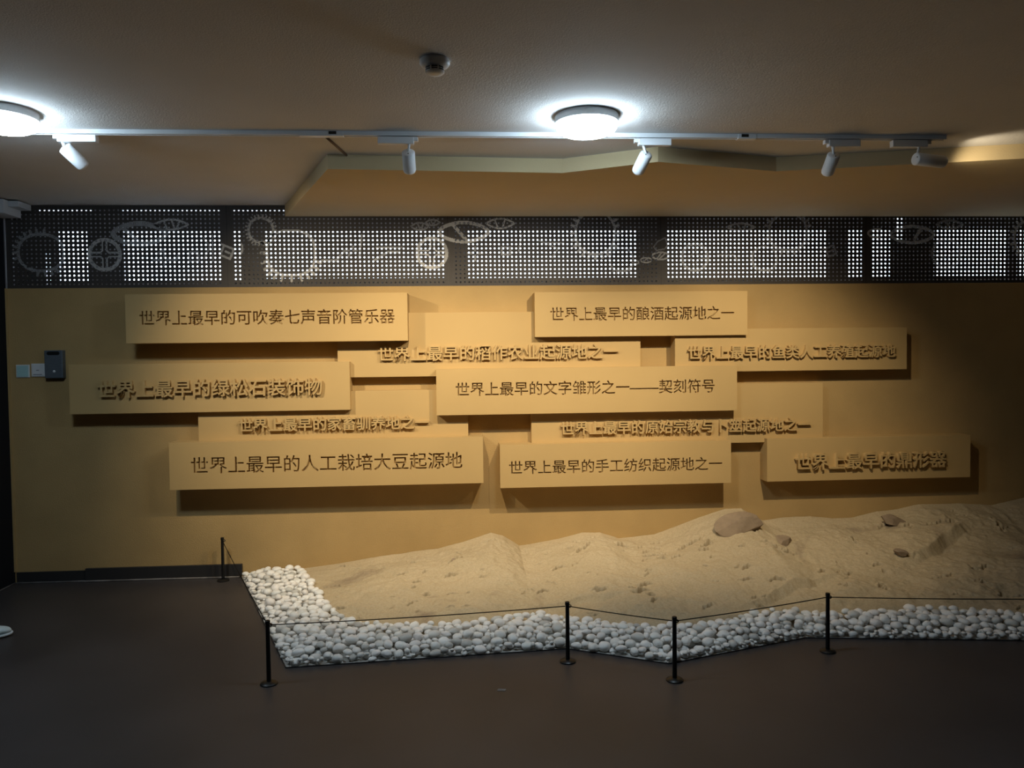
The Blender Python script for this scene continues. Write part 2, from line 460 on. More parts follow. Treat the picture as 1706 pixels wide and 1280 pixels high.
paint_mesh('leaf_drawing', leaf(0.290, 2.458, 0.100, 0.034, 0.0065, ((-0.4, -0.15), (0.35, 0.15))), P1)
paint_mesh('script_drawing', [([(0.06, 2.25), (0.16, 2.25)], 0.008), ([(0.11, 2.20), (0.11, 2.29)], 0.007), ([(0.30, 2.24), (0.36, 2.24), (0.36, 2.29), (0.30, 2.29), (0.30, 2.24)], 0.007), ([(0.44, 2.38), (0.42, 2.26)], 0.006), ([(0.56, 2.34), (0.70, 2.28), (0.66, 2.22)], 0.006), ([(0.62, 2.32), (0.74, 2.32)], 0.006)], P2)
paint_mesh('gear_drawing', gear(0.968, 2.390, 0.142, 0.150, 24, 0.030, 0.008, 0.010, lambda f: f > 0.35 or f < 0.12), P1)
paint_mesh('gear_drawing', gear(1.155, 2.200, 0.085, 0.082, 20, 0.020, 0.007, 0.006, lambda f: 0.55 < f < 0.9), P2)
paint_mesh('chain_drawing', [(ell(1.262, 2.180, 0.020, 0.010), 0.004), (ell(1.335, 2.196, 0.040, 0.017), 0.005), ([(1.315, 2.19), (1.345, 2.205)], 0.004), (ell(1.440, 2.226, 0.060, 0.025), 0.0062), ([(1.41, 2.205), (1.45, 2.25)], 0.005), ([(1.43, 2.205), (1.47, 2.24)], 0.005)], P1)
paint_mesh('arc_drawing', [([(1.475, 2.355), (1.42, 2.33), (1.39, 2.29), (1.41, 2.265), (1.47, 2.275), (1.49, 2.30), (1.475, 2.355)], 0.004)], P2)
paint_mesh('wheel_drawing', wheel(1.690, 2.215, 0.095, 0.0095, 0.05), P2)
paint_mesh('leaf_drawing', leaf(2.03, 2.43, 0.10, 0.028, 0.007), P2)
paint_mesh('script_drawing', [([(1.86, 2.23), (1.98, 2.23), (2.00, 2.19)], 0.006), ([(1.92, 2.19), (1.92, 2.27)], 0.006)], P2)
paint_mesh('gear_drawing', gear(2.378, 2.395, 0.140, 0.130, 24, 0.030, 0.008, 0.009, lambda f: f < 0.2 or f > 0.4), P2)
paint_mesh('gear_drawing', gear(2.205, 2.205, 0.090, 0.085, 20, 0.012, 0.007, 0.006, down_side), P2)
paint_mesh('glyph_drawing', glyph(2.700, 2.258, 0.032, 0.0065, 0.35), P2)
paint_mesh('leaf_drawing', [(ell(3.315, 2.375, 0.165, 0.060, 40, p=1.7), 0.011), ([(3.33, 2.34), (3.39, 2.43)], 0.011), (ell(3.05, 2.385, 0.07, 0.03, 20, 1.2, 5.0), 0.007)], P1)
paint_mesh('leaf_drawing', leaf(3.60, 2.448, 0.10, 0.030, 0.008), P2)
paint_mesh('wheel_drawing', wheel(3.575, 2.235, 0.105, 0.0115, 0.0), P2)
paint_mesh('gear_drawing', gear(4.24, 2.35, 0.140, 0.130, 24, 0.030, 0.008, 0.009), P1)

# ------------------------------------------------------------------ lettered boards
# front of the board stands p in front of the ochre wall
def text_curve(body, size, extrude=0.0, offset=0.0):
    cu = bpy.data.curves.new('lettering', 'FONT'); cu.body = body; cu.size = size
    cu.extrude = extrude; cu.offset = offset; cu.resolution_u = 3
    cu.align_x = 'LEFT'; cu.align_y = 'BOTTOM_BASELINE'
    return cu

def eval_mesh(o, name):
    COL.objects.link(o)
    dg = bpy.context.evaluated_depsgraph_get(); dg.update()
    me = bpy.data.meshes.new_from_object(o.evaluated_get(dg))
    me.name = name
    bpy.data.objects.remove(o)
    return me

def glyph_bounds(me):
    co = np.array([v.co[:] for v in me.vertices]); return co.min(0), co.max(0)

BOARDS = [
 # x0, x1, z0, z1, p, text, tx0, tx1, tz0, tz1, raised, label
 (-2.206, -0.357, 1.632, 1.956, 0.205, '世界上最早的可吹奏七声音阶管乐器', -2.117, -0.445, 1.748, 1.848, False, 'ochre board at the top left, long engraved line ending 管乐器'),
 (0.511, 2.009, 1.648, 1.956, 0.160, '世界上最早的酿酒起源地之一', 0.619, 1.914, 1.756, 1.852, False, 'ochre board at the top right directly under the screen, engraved 酿酒起源地'),
 (-0.847, 1.264, 1.385, 1.827, 0.090, '世界上最早的稻作农业起源地之一', -0.568, 1.101, 1.493, 1.597, True, 'ochre board set back between the two top boards, raised letters 稻作农业'),
 (1.502, 3.195, 1.391, 1.693, 0.122, '世界上最早的鱼类人工养殖起源地', 1.590, 3.094, 1.480, 1.573, True, 'ochre board at the upper right end, raised letters 鱼类人工养殖'),
 (-2.616, -0.761, 1.164, 1.496, 0.130, '世界上最早的绿松石装饰物', -2.421, -0.944, 1.270, 1.387, True, 'ochre board at the left end beside the grey wall box, raised letters 绿松石装饰物'),
 (-0.172, 1.934, 1.118, 1.435, 0.160, '世界上最早的文字雏形之一——契刻符号', -0.040, 1.775, 1.248, 1.340, False, 'ochre board at the centre of the wall, engraved letters with a long dash 契刻符号'),
 (-1.795, 0.043, 0.885, 1.292, 0.085, '世界上最早的家畜驯养地之一', -1.518, -0.231, 1.020, 1.119, True, 'ochre board set back low on the left, raised letters 家畜驯养地, above the 大豆 board'),
 (0.486, 2.595, 0.879, 1.303, 0.080, '世界上最早的原始宗教与卜筮起源地之一', 0.690, 2.492, 0.953, 1.060, True, 'ochre board set back low on the right, raised letters 原始宗教与卜筮'),
 (-1.961, 0.142, 0.647, 0.966, 0.175, '世界上最早的人工栽培大豆起源地', -1.820, -0.003, 0.749, 0.868, False, 'lowest ochre board on the left, engraved letters 人工栽培大豆'),
 (0.258, 1.886, 0.608, 0.907, 0.170, '世界上最早的手工纺织起源地之一', 0.320, 1.821, 0.701, 0.793, False, 'lowest ochre board in the middle, engraved letters 手工纺织'),
 (2.162, 3.672, 0.602, 0.910, 0.130, '世界上最早的鼎形器', 2.359, 3.469, 0.688, 0.795, True, 'lowest ochre board on the right, short raised line 鼎形器'),
]
PANEL_T = 0.026
char_cache = {}
def engraved_plate(text, pitch, ox, oz, w, h):
    """flat plate w x h whose lettering is cut right through, PANEL_T thick"""
    fm = eval_mesh(bpy.data.objects.new('t', text_curve(text, pitch, 0.0, 0.0010)), 'flat')
    cnt = {}
    for p_ in fm.polygons:
        for e in p_.edge_keys: cnt[e] = cnt.get(e, 0) + 1
    bmm = bmesh.new(); bmm.from_mesh(fm); bmesh.ops.remove_doubles(bmm, verts=bmm.verts, dist=1e-5)
    be = [e for e in bmm.edges if len(e.link_faces) == 1]
    vid = {}; pts = []
    for e in be:
        for v in e.verts:
            if v.index not in vid or True:
                k = v
                if k not in vid: vid[k] = len(pts); pts.append(Vector((v.co.x + ox, v.co.y + oz)))
    edges = [(vid[e.verts[0]], vid[e.verts[1]]) for e in be]
    bmesh.ops.triangulate(bmm, faces=bmm.faces[:])
    ltris = [[(l.vert.co.x + ox, l.vert.co.y + oz) for l in f.loops] for f in bmm.faces]
    bmm.free(); bpy.data.meshes.remove(fm)
    n0 = len(pts)
    pts += [Vector((0, 0)), Vector((w, 0)), Vector((w, h)), Vector((0, h))]
    edges_all = edges + [(n0, n0 + 1), (n0 + 1, n0 + 2), (n0 + 2, n0 + 3), (n0 + 3, n0)]
    from mathutils.geometry import delaunay_2d_cdt
    V2, E2, F2, *_ = delaunay_2d_cdt(pts, edges_all, [], 0, 1e-6)
    V2 = np.array([v[:] for v in V2]); F2 = np.array([f[:] for f in F2 if len(f) == 3])
    C = V2[F2].mean(1)
    inside = np.zeros(len(C), bool)
    for t_ in ltris:
        t_ = np.array(t_[:3]); lo, hi = t_.min(0), t_.max(0)
        ii = np.nonzero((C[:, 0] > lo[0]) & (C[:, 0] < hi[0]) & (C[:, 1] > lo[1]) & (C[:, 1] < hi[1]))[0]
        if not len(ii): continue
        q = C[ii]; sg = []
        for k in range(3):
            p0, p1 = t_[k], t_[(k + 1) % 3]
            sg.append((p1[0] - p0[0]) * (q[:, 1] - p0[1]) - (p1[1] - p0[1]) * (q[:, 0] - p0[0]))
        sg = np.array(sg)
        inside[ii[(sg > -1e-12).all(0) | (sg < 1e-12).all(0)]] = True
    keep = F2[~inside]
    bm = bmesh.new()
    vs = [bm.verts.new((v[0], 0.0, v[1])) for v in V2]
    for f in keep:
        try: bm.faces.new([vs[i] for i in f])
        except ValueError: pass
    loose = [v for v in bm.verts if not v.link_faces]
    bmesh.ops.delete(bm, geom=loose, context='VERTS')
    bound = [e for e in bm.edges if len(e.link_faces) == 1]
    r = bmesh.ops.extrude_edge_only(bm, edges=bound)
    for g in r['geom']:
        if isinstance(g, bmesh.types.BMVert): g.co.y += PANEL_T
    me = bpy.data.meshes.new('engraved_face'); bm.to_mesh(me); bm.free()
    return me

def rear_blocks(idx, y_front):
    """body of board idx behind y_front, notched where boards set further back pass behind it"""
    x0, x1, z0, z1, p = BOARDS[idx][:5]
    c_ = 0.0015
    behind = [(b[0] - c_, b[1] + c_, b[2] - c_, b[3] + c_, b[4]) for j, b in enumerate(BOARDS) if j != idx and b[4] < p and b[0] < x1 and b[1] > x0 and b[2] < z1 and b[3] > z0]
    xs = sorted({x0, x1} | {min(max(v, x0), x1) for b in behind for v in b[:2]})
    zs = sorted({z0, z1} | {min(max(v, z0), z1) for b in behind for v in b[2:4]})
    out = []
    for i in range(len(xs) - 1):
        run = None
        for j in range(len(zs) - 1):
            cx, cz = (xs[i] + xs[i + 1]) / 2, (zs[j] + zs[j + 1]) / 2
            d = max([b[4] + 0.001 for b in behind if b[0] < cx < b[1] and b[2] < cz < b[3]] + [0.0005])
            if run and run[2] == d: run[1] = zs[j + 1]
            else:
                if run: out.append((xs[i], xs[i + 1], *run))
                run = [zs[j], zs[j + 1], d]
        out.append((xs[i], xs[i + 1], *run))
    return [(a - x0, b - x0, c - z0, d - z0, e) for a, b, c, d, e in out if e < -y_front - 0.002]

def board_body(idx, w, h, y_front, root):
    bm = bmesh.new()
    blocks = rear_blocks(idx, y_front)
    lim = max([e for *_, e in blocks] + [0.0005])
    y_mid = min(-lim, y_front + 0.03) if -lim > y_front + 0.03 else -lim
    y_mid = -lim
    if y_mid <= y_front + 0.004: y_mid = y_front + 0.004
    add_box(bm, 0, w, y_front, y_mid, 0, h, 0.002 if y_mid - y_front > 0.006 else 0.0)
    for a, b, c, d, e in blocks:
        if -e > y_mid + 0.001: add_box(bm, a, b, y_mid - 0.002, -e, c, d)
    me_o = bm_obj('board_body', bm, M['board'], root)
    return me_o
def build_board(x0, x1, z0, z1, p, text, tx0, tx1, tz0, tz1, raised, label):
    root = empty('lettered_board', (x0, 0, z0), label, 'board', 'ochre lettered boards on the wall')
    n = len(text); pitch = (tx1 - tx0) / (n - 0.08)
    w, h = x1 - x0, z1 - z0
    RX = Matrix.Rotation(math.radians(90), 4, 'X')
    if raised:
        board_body(IDX[0], w, h, -p, root)
        th = 0.0145
        for i, ch in enumerate(text):
            key = (ch, round(pitch, 4))
            if key not in char_cache:
                o = bpy.data.objects.new('t', text_curve(ch, pitch, th, 0.0016))
                char_cache[key] = eval_mesh(o, 'letter')
                char_cache[key].transform(RX)
                char_cache[key].materials.clear(); char_cache[key].materials.append(M['board'])
            me = char_cache[key]
            c = link('letter', me, None, root)
            c.location = (tx0 - x0 - pitch * 0.04 + i * pitch, -p - th + 0.001, (tz0 + tz1) / 2 - z0 - pitch * 0.38)
    else:
        board_body(IDX[0], w, h, -p + PANEL_T, root)
        ox = tx0 - x0 - pitch * 0.04; oz = (tz0 + tz1) / 2 - z0 - pitch * 0.38
        me = engraved_plate(text, pitch, ox, oz, w, h)
        f = link('engraved_face', me, M['board'], root)
        f.location = (0, -p, 0)
    return root
IDX = [0]
for i, b in enumerate(BOARDS):
    IDX[0] = i; build_board(*b)

# ------------------------------------------------------------------ track and spotlights
TY = -1.72
track = empty('lighting_track', (0, TY, HC), 'long white lighting track across the grey ceiling', 'track')
def rail(xa, xb):
    bm = bmesh.new()
    add_box(bm, xa, xb, -0.017, -0.007, -0.020, 0.0); add_box(bm, xa, xb, 0.007, 0.017, -0.020, 0.0)
    add_box(bm, xa, xb, -0.007, 0.007, -0.006, 0.0)
    bm_obj('rail', bm, M['white_metal'], track)
for a, b in ((-3.06, -0.64), (-0.636, 1.40), (1.404, 2.425)): rail(a, b)
for a, b in ((-0.745, -0.54), (1.366, 1.457)):
    bm = bmesh.new(); add_box(bm, a, b, -0.0185, 0.0185, -0.0235, -0.0005, 0.001)
    bm_obj('joint_cover', bm, M['white_metal'], track)
for a in (-0.59, 1.40):
    bm = bmesh.new(); add_box(bm, a - 0.018, a + 0.018, -0.0195, -0.0185, -0.016, -0.002); bm_obj('joint_clip', bm, M['black_plastic'], track)

def spotlight(ax0, ax1, stem_x, top, direction, length, label, power, cone=92):
    """adapter from ax0 to ax1 on the track, stem at stem_x, body hung at top and pointing along direction"""
    root = empty('track_spotlight', (stem_x, TY, HC - 0.021), label, 'spotlight', 'white spotlights on the ceiling track')
    O = Vector(root.location)
    bm = bmesh.new(); add_box(bm, ax0 - O.x, ax1 - O.x, -0.017, 0.017, -0.036, -0.003, 0.003)
    s = 1 if abs(ax1 - stem_x) < abs(ax0 - stem_x) else -1
    e = ax1 if s > 0 else ax0
    add_box(bm, min(0, e - O.x) - (0.02 if s < 0 else 0), max(0, e - O.x) + (0.02 if s > 0 else 0), -0.013, 0.013, -0.022, -0.003, 0.002)
    bm_obj('adapter', bm, M['white_metal'], root)
    T = Vector(top) - O
    d = Vector(direction).normalized()
    bm = bmesh.new(); add_tube(bm, [(0, 0, -0.030), (T.x * 0.5, T.y * .5, T.z * .75), (T.x, T.y, T.z)], 0.0065, 10)
    bm_obj('stem', bm, M['white_metal'], root, True)
    rot = d.to_track_quat('Z', 'Y').to_matrix().to_4x4()
    Mx = Matrix.Translation(T) @ rot
    r = 0.031
    lathe('lamp_body', [(0, -0.004), (0.020, -0.004), (r - 0.002, 0.0), (r, 0.003), (r, length - 0.012), (r - 0.003, length - 0.003), (r - 0.006, length), (r - 0.008, length - 0.001), (r - 0.008, length - 0.03), (0, length - 0.03)], M['white_metal'], root, 40, Mx)
    lathe('lens', [(0, 0), (r - 0.009, 0), (r - 0.009, 0.003), (0, 0.003)], M['spot_lens'], root, 24, Mx @ Matrix.Translation((0, 0, length - 0.026)))
    side = Vector((0, -1, 0.3)); side = (side - d * side.dot(d)).normalized()
    lathe('screw', [(0, 0), (0.003, 0), (0.003, 0.002), (0, 0.002)], M['black_plastic'], root, 10, Matrix.Translation(T - d * 0.0045 + side * 0.018) @ rot @ Matrix.Translation((0, 0, -0.001)))
    ld = bpy.data.lights.new('spot_bulb', 'SPOT'); ld.energy = power; ld.color = SPOT_COLOR
    ld.spot_size = math.radians(cone); ld.spot_blend = 1.0; ld.shadow_soft_size = 0.018
    lo = bpy.data.objects.new('spot_bulb', ld); COL.objects.link(lo); lo.parent = root
    lo.matrix_local = Matrix.Translation(T + d * (length + 0.006)) @ d.to_track_quat('-Z', 'Y').to_matrix().to_4x4()
    return root
spotlight(-1.846, -1.672, -1.830, (-1.822, -1.715, 2.505), (0.44, 0.67, -0.59), 0.115, 'white track spotlight at the far left, beside the left lamp, tilted to the right', SPOT_POWER * 0.88)
spotlight(-0.380, -0.210, -0.232, (-0.237, -1.72, 2.492), (0.0, 0.74, -0.67), 0.11, 'white track spotlight hanging straight down over the left tip of the soffit', SPOT_POWER)
spotlight(0.875, 1.035, 0.898, (0.915, -1.72, 2.490), (-0.25, 0.72, -0.65), 0.11, 'white track spotlight just right of the middle ceiling lamp, leaning left', SPOT_POWER)
spotlight(1.825, 1.985, 1.850, (1.856, -1.72, 2.490), (0.03, 0.74, -0.68), 0.11, 'white track spotlight fourth from the left, pointing down over the right boards', SPOT_POWER * 1.15)
spotlight(2.150, 2.330, 2.295, (2.275, -1.72, 2.472), (0.97, 0.16, -0.04), 0.17, 'white track spotlight at the right end of the track, turned level to the right', SPOT_POWER * 0.09)

# ------------------------------------------------------------------ round ceiling lamps
def ceiling_lamp(x, y, label):
    root = empty('ceiling_lamp', (x, y, HC), label, 'lamp', 'round white ceiling lamps')
    lathe('base', [(0, 0), (0.140, 0), (0.142, -0.003), (0.142, -0.034), (0.139, -0.036), (0, -0.036)], M['white_plastic'], root, 64)
    prof = [(0.0, -0.036)] + [(0.136, -0.036), (0.1375, -0.042), (0.136, -0.054), (0.128, -0.066), (0.107, -0.077), (0.065, -0.083), (0.0, -0.084)]
    lathe('diffuser', prof, M['lamp_glow'], root, 64)
    return root
ceiling_lamp(0.577, -1.99, 'round glowing ceiling lamp in the middle, over the zigzag soffit')
ceiling_lamp(-1.945, -1.99, 'round glowing ceiling lamp at the left edge of the picture')


# smoke detector
sd = empty('smoke_detector', (-0.080, -2.615, HC), 'small round white smoke detector on the grey ceiling', 'smoke detector')
lathe('base', [(0, 0), (0.052, 0), (0.0545, -0.004), (0.055, -0.014), (0.050, -0.022), (0.036, -0.030), (0, -0.030)], M['white_plastic'], sd, 48)
lathe('cage', [(0, -0.030), (0.0335, -0.030), (0.0325, -0.042), (0, -0.042)], M['black_plastic'], sd, 32)
for k in range(8):
    a = k * math.pi / 4 + 0.39
    bm = bmesh.new(); add_box(bm, 0.030, 0.0355, -0.002, 0.002, -0.043, -0.028)
    for v in bm.verts: v.co = Matrix.Rotation(a, 3, 'Z') @ v.co
    bm_obj('rib', bm, M['white_plastic'], sd)
bm = bmesh.new(); add_lathe(bm, [(0.030, -0.0355), (0.0352, -0.0355), (0.0352, -0.0375), (0.030, -0.0375)], 32)
bm_obj('ring', bm, M['white_plastic'], sd)
lathe('cap', [(0, -0.042), (0.0345, -0.042), (0.034, -0.046), (0.028, -0.051), (0.012, -0.053), (0, -0.053)], M['white_plastic'], sd, 32)

# thin conduit from the track joint to the soffit
bm = bmesh.new(); add_tube(bm, [(-0.64, TY + 0.02, HC - 0.006), (-0.585, -1.325, HC - 0.006)], 0.006, 8)
cd = bm_obj('ceiling_conduit', bm, M['brown_pipe'], None, True)
tag(cd, 'short brown conduit on the ceiling from the track joint to the soffit', 'conduit')

# white trunking in the top left corner
tr = empty('cable_trunking', (XL, -0.02, HC), 'white cable trunking boxed along the ceiling in the left corner', 'trunking')
bm = bmesh.new(); add_box(bm, 0.0, 0.035, -1.7, -0.20, -0.085, -0.006, 0.003); bm_obj('duct', bm, M['trunking'], tr)
bm = bmesh.new(); add_box(bm, 0.0, 0.128, -0.20, 0.0, -0.098, -0.008, 0.004); bm_obj('junction_box', bm, M['trunking'], tr)
bm = bmesh.new(); add_box(bm, 0.128, 0.195, -0.15, 0.0, -0.048, -0.010, 0.003); bm_obj('duct_end', bm, M['trunking'], tr)

# ------------------------------------------------------------------ switches and wall box
def wall_switch(x0, x1, z0, z1, m, label, marks=False):
    cx, cz = (x0 + x1) / 2, (z0 + z1) / 2
    root = empty('wall_switch', (cx, 0, cz), label, 'switch')
    w, h = (x1 - x0) / 2, (z1 - z0) / 2
    box('plate', -w, w, -0.009, -0.0003, -h, h, M['white_plastic'], root, 0.002)
    bm = bmesh.new(); add_box(bm, -w * 0.86, w * 0.86, -0.0125, -0.009, -h * 0.86, h * 0.86, 0.0015)
    bm_obj('rocker', bm, m, root)
    if marks:
        bm = bmesh.new(); add_box(bm, -w * 0.7, w * 0.6, -0.0130, -0.0124, -h * 0.72, -h * 0.62)
        add_box(bm, -w * 0.25, w * 0.15, -0.0130, -0.0124, -h * 0.08, h * 0.02)
        bm_obj('printed_mark', bm, M['label_print'], root)
wall_switch(-3.020, -2.933, 1.413, 1.500, M['teal_lit'], 'wall switch with teal light put into its rocker colour, nearest the dark left corner')
wall_switch(-2.920, -2.830, 1.418, 1.507, M['white_plastic'], 'white wall switch with small printed mark beside the grey box', True)
gb = empty('wall_box', (-2.757, 0, 1.40), 'grey metal wall box with a black slot and a knob, left of the boards', 'box')
bm = bmesh.new(); add_box(bm, -0.058, 0.062, -0.045, -0.0005, 0.006, 0.196, 0.006); bm_obj('housing', bm, M['grey_metal'], gb)
bm = bmesh.new()
pts = [(-0.028 + 0.012 * math.cos(a), 0.175 + 0.012 * math.sin(a)) for a in np.linspace(math.pi / 2, 1.5 * math.pi, 10)] + [(0.032 + 0.012 * math.cos(a), 0.175 + 0.012 * math.sin(a)) for a in np.linspace(-math.pi / 2, math.pi / 2, 10)]
a_ = [bm.verts.new((x, -0.0462, z)) for x, z in pts]; b_ = [bm.verts.new((x, -0.044, z)) for x, z in pts]
bm.faces.new(a_); bm.faces.new(b_[::-1])
for i in range(len(pts)): bm.faces.new((a_[i], a_[(i + 1) % 20], b_[(i + 1) % 20], b_[i]))
bm_obj('slot', bm, M['black_plastic'], gb)
lathe('knob', [(0, 0), (0.008, 0), (0.008, 0.006), (0.005, 0.009), (0, 0.010)], M['white_metal'], gb, 20, Matrix.Translation((0.006, -0.044, 0.052)) @ Matrix.Rotation(math.radians(90), 4, 'X'))

# ------------------------------------------------------------------ sand mound
RIDGE = [(-1.20, 0.0), (-1.15, 0.042), (-0.9, 0.069), (-0.563, 0.123), (-0.30, 0.150), (-0.182, 0.158), (0.0, 0.205), (0.195, 0.260), (0.28, 0.235), (0.396, 0.160), (0.55, 0.18), (0.677, 0.200), (0.85, 0.243), (0.98, 0.240), (1.113, 0.195), (1.377, 0.219), (1.643, 0.309), (1.776, 0.349), (1.90, 0.385), (2.02, 0.392), (2.10, 0.34), (2.178, 0.300), (2.313, 0.318), (2.539, 0.321), (2.70, 0.30), (2.857, 0.302), (3.04, 0.343), (3.20, 0.355), (3.361, 0.389), (3.686, 0.390), (3.919, 0.366), (4.181, 0.414), (4.8, 0.45), (5.5, 0.42), (6.2, 0.40)]
FRONT = [(-1.20, 0.0), (-1.16, -0.04), (-0.93, -0.58), (-0.78, -0.96), (-0.66, -1.17), (-0.49, -1.27), (-0.2, -1.31), (0.083, -1.30), (0.425, -1.20), (0.62, -1.29), (0.855, -1.42), (1.202, -1.48), (1.45, -1.40), (1.712, -1.27), (2.088, -1.35), (2.637, -1.32), (3.084, -1.46), (4.0, -1.48), (6.2, -1.5)]
RX_, RZ_ = np.array(RIDGE).T; FX_, FY_ = np.array(FRONT).T

def vnoise(x, y, seed):
    xi = np.floor(x).astype(int); yi = np.floor(y).astype(int); fx = x - xi; fy = y - yi
    fx = fx * fx * (3 - 2 * fx); fy = fy * fy * (3 - 2 * fy)
    def h(a, b):
        n = (a * 374761393 + b * 668265263 + seed * 974634777) & 0x7fffffff
        n = ((n ^ (n >> 13)) * 1274126177) & 0x7fffffff
        return ((n ^ (n >> 16)) & 0xffff) / 65535.0
    return (h(xi, yi) * (1 - fx) + h(xi + 1, yi) * fx) * (1 - fy) + (h(xi, yi + 1) * (1 - fx) + h(xi + 1, yi + 1) * fx) * fy - 0.5
def fbm(x, y, seed, octv=4):
    s = 0; a = 1.0
    for k in range(octv):
        s = s + a * vnoise(x * 2 ** k, y * 2 ** k, seed + k); a *= 0.5
    return s

# crevices: (x, y, angle, length, width, depth)
CREV = [(-0.05, -0.35, 0.35, 0.10, 0.022, 0.035), (-0.08, -0.52, 0.2, 0.08, 0.016, 0.02), (0.12, -0.62, -0.1, 0.05, 0.014, 0.02), (-0.30, -0.62, 0.3, 0.06, 0.012, 0.018),
        (-0.35, -0.28, -0.9, 0.05, 0.02, 0.03), (0.62, -0.50, 0.3, 0.08, 0.013, 0.022), (0.82, -0.30, 0.6, 0.16, 0.014, 0.02), (1.10, -0.20, 0.1, 0.09, 0.022, 0.03),
        (1.25, -0.42, -0.4, 0.12, 0.016, 0.03), (1.30, -0.50, -0.8, 0.05, 0.018, 0.03), (1.10, -0.85, 0.2, 0.09, 0.013, 0.024), (0.80, -0.95, -0.4, 0.08, 0.018, 0.03), (1.05, -0.98, 0.5, 0.10, 0.014, 0.03),
        (1.55, -0.30, 0.5, 0.22, 0.016, 0.025), (1.65, -0.36, 0.7, 0.12, 0.020, 0.03), (1.60, -0.45, 0.1, 0.08, 0.012, 0.02), (1.90, -0.92, 0.0, 0.09, 0.012, 0.024), (2.05, -0.46, -0.5, 0.10, 0.018, 0.035),
        (2.15, -0.50, 0.9, 0.06, 0.020, 0.035), (2.25, -0.78, 0.9, 0.06, 0.016, 0.022), (2.65, -0.72, 0.0, 0.06, 0.012, 0.02), (2.67, -0.38, 1.2, 0.10, 0.012, 0.02), (2.42, -0.80, 0.0, 0.05, 0.012, 0.02),
        (3.00, -0.20, 0.4, 0.12, 0.018, 0.03), (3.10, -0.28, -0.2, 0.08, 0.02, 0.03), (3.35, -0.30, 0.0, 0.20, 0.012, 0.02), (3.75, -0.30, 1.3, 0.2, 0.014, 0.03)]
r_ = random.Random(5)
for k in range(150):
    x = r_.uniform(-0.9, 4.6); yf = float(np.interp(x, FX_, FY_)); y = yf * r_.uniform(0.06, 0.97)
    CREV.append((x, y, r_.uniform(-0.6, 0.9), r_.uniform(0.02, 0.08), r_.uniform(0.006, 0.014), r_.uniform(0.006, 0.022)))

NXS, NYS = 1700, 300
def sand_height(X, Y):
    zr = np.interp(X, RX_, RZ_); yf = np.interp(X, FX_, FY_)
    t = np.clip((Y - yf) / np.maximum(-yf, 1e-3), 0, 1)
    lip = 0.045 * np.clip(t / 0.05, 0, 1) ** 0.6
    z = lip + np.maximum(zr - 0.045, 0) * (t ** 1.05) 
    env = np.clip(t / 0.12, 0, 1) * np.clip((1 - t) / 0.10, 0.15, 1) * np.clip((X + 1.15) / 0.4, 0.1, 1)
    z = z + env * (0.050 * fbm(X * 2.2, Y * 2.6, 11, 3) + 0.015 * fbm(X * 7, Y * 9, 23, 3) + 0.008 * fbm(X * 32, Y * 32, 31, 2))
    # shelves: steps that run diagonally
    for (sx, sy, ang, hgt, wid, seed) in ((3.22, -0.50, 0.59, 0.075, 0.05, 3), (1.95, -1.02, 0.45, 0.05, 0.05, 5), (0.55, -1.05, 0.1, 0.04, 0.05, 8)):
        nx, ny = -math.sin(ang), math.cos(ang)
        d = (X - sx) * nx + (Y - sy) * ny + 0.12 * fbm(X * 3, Y * 3, seed, 3)
        along = (X - sx) * math.cos(ang) + (Y - sy) * math.sin(ang)
        win = np.clip(1.2 - np.abs(along) / 0.45, 0, 1)
        z = z - env * hgt * win * np.clip(0.5 - d / wid, 0, 1) * np.exp(-np.clip(-d, 0, None) / 0.25)
    ridged = 1 - np.abs(fbm(X * 4.0 + 3, Y * 3.0, 77, 3)) * 4
    z = z + env * 0.007 * np.clip(ridged, 0, 1)
    for (cx, cy, a, L, w, dep) in CREV:
        m = (np.abs(X - cx) < L + 0.03) & (np.abs(Y - cy) < L + 0.03)
        if not m.any(): continue
        dx = X[m] - cx; dy = Y[m] - cy
        u = dx * math.cos(a) + dy * math.sin(a); v = -dx * math.sin(a) + dy * math.cos(a) + 0.007 * np.sin(u * 70 + cx * 9) + 0.004 * np.sin(u * 190 + cy * 50); w = min(w, 0.013) * 0.62
        z[m] -= 2.6 * dep * np.exp(-(u / (L * .5)) ** 4) * np.exp(-(v / w) ** 2) * (1 + 0 * v)
        z[m] += dep * 0.45 * np.exp(-(u / (L * .5)) ** 4) * np.exp(-((v - 2.0 * w) / (1.4 * w)) ** 2)
    return np.maximum(z, 0.004)

us = np.linspace(0, 1, NXS); xs = -1.19 + (XR - 0.005 + 1.19) * us ** 1.15
ts = np.linspace(0, 1, NYS)
Xg = np.repeat(xs[None, :], NYS, 0); Yf = np.interp(Xg, FX_, FY_); Yg = Yf * (1 - ts[:, None])
Zg = sand_height(Xg, Yg)
Zg[0, :] = 0.0
co = np.stack([Xg, Yg - 0.001, Zg], -1).reshape(-1, 3)
idx = np.arange(NXS * NYS).reshape(NYS, NXS)
quads = np.stack([idx[:-1, :-1], idx[:-1, 1:], idx[1:, 1:], idx[1:, :-1]], -1).reshape(-1, 4)
me = bpy.data.meshes.new('sand_mound')
me.vertices.add(len(co)); me.vertices.foreach_set('co', co.ravel())
me.loops.add(quads.size); me.loops.foreach_set('vertex_index', quads.ravel())
me.polygons.add(len(quads)); me.polygons.foreach_set('loop_start', np.arange(0, quads.size, 4)); me.polygons.foreach_set('loop_total', np.full(len(quads), 4))
me.update(calc_edges=True); me.validate()
sand = link('sand_mound', me, M['sand'], None, True)
tag(sand, 'rough sandy earth mound sloping up against the ochre wall behind the pebbles', 'mound')

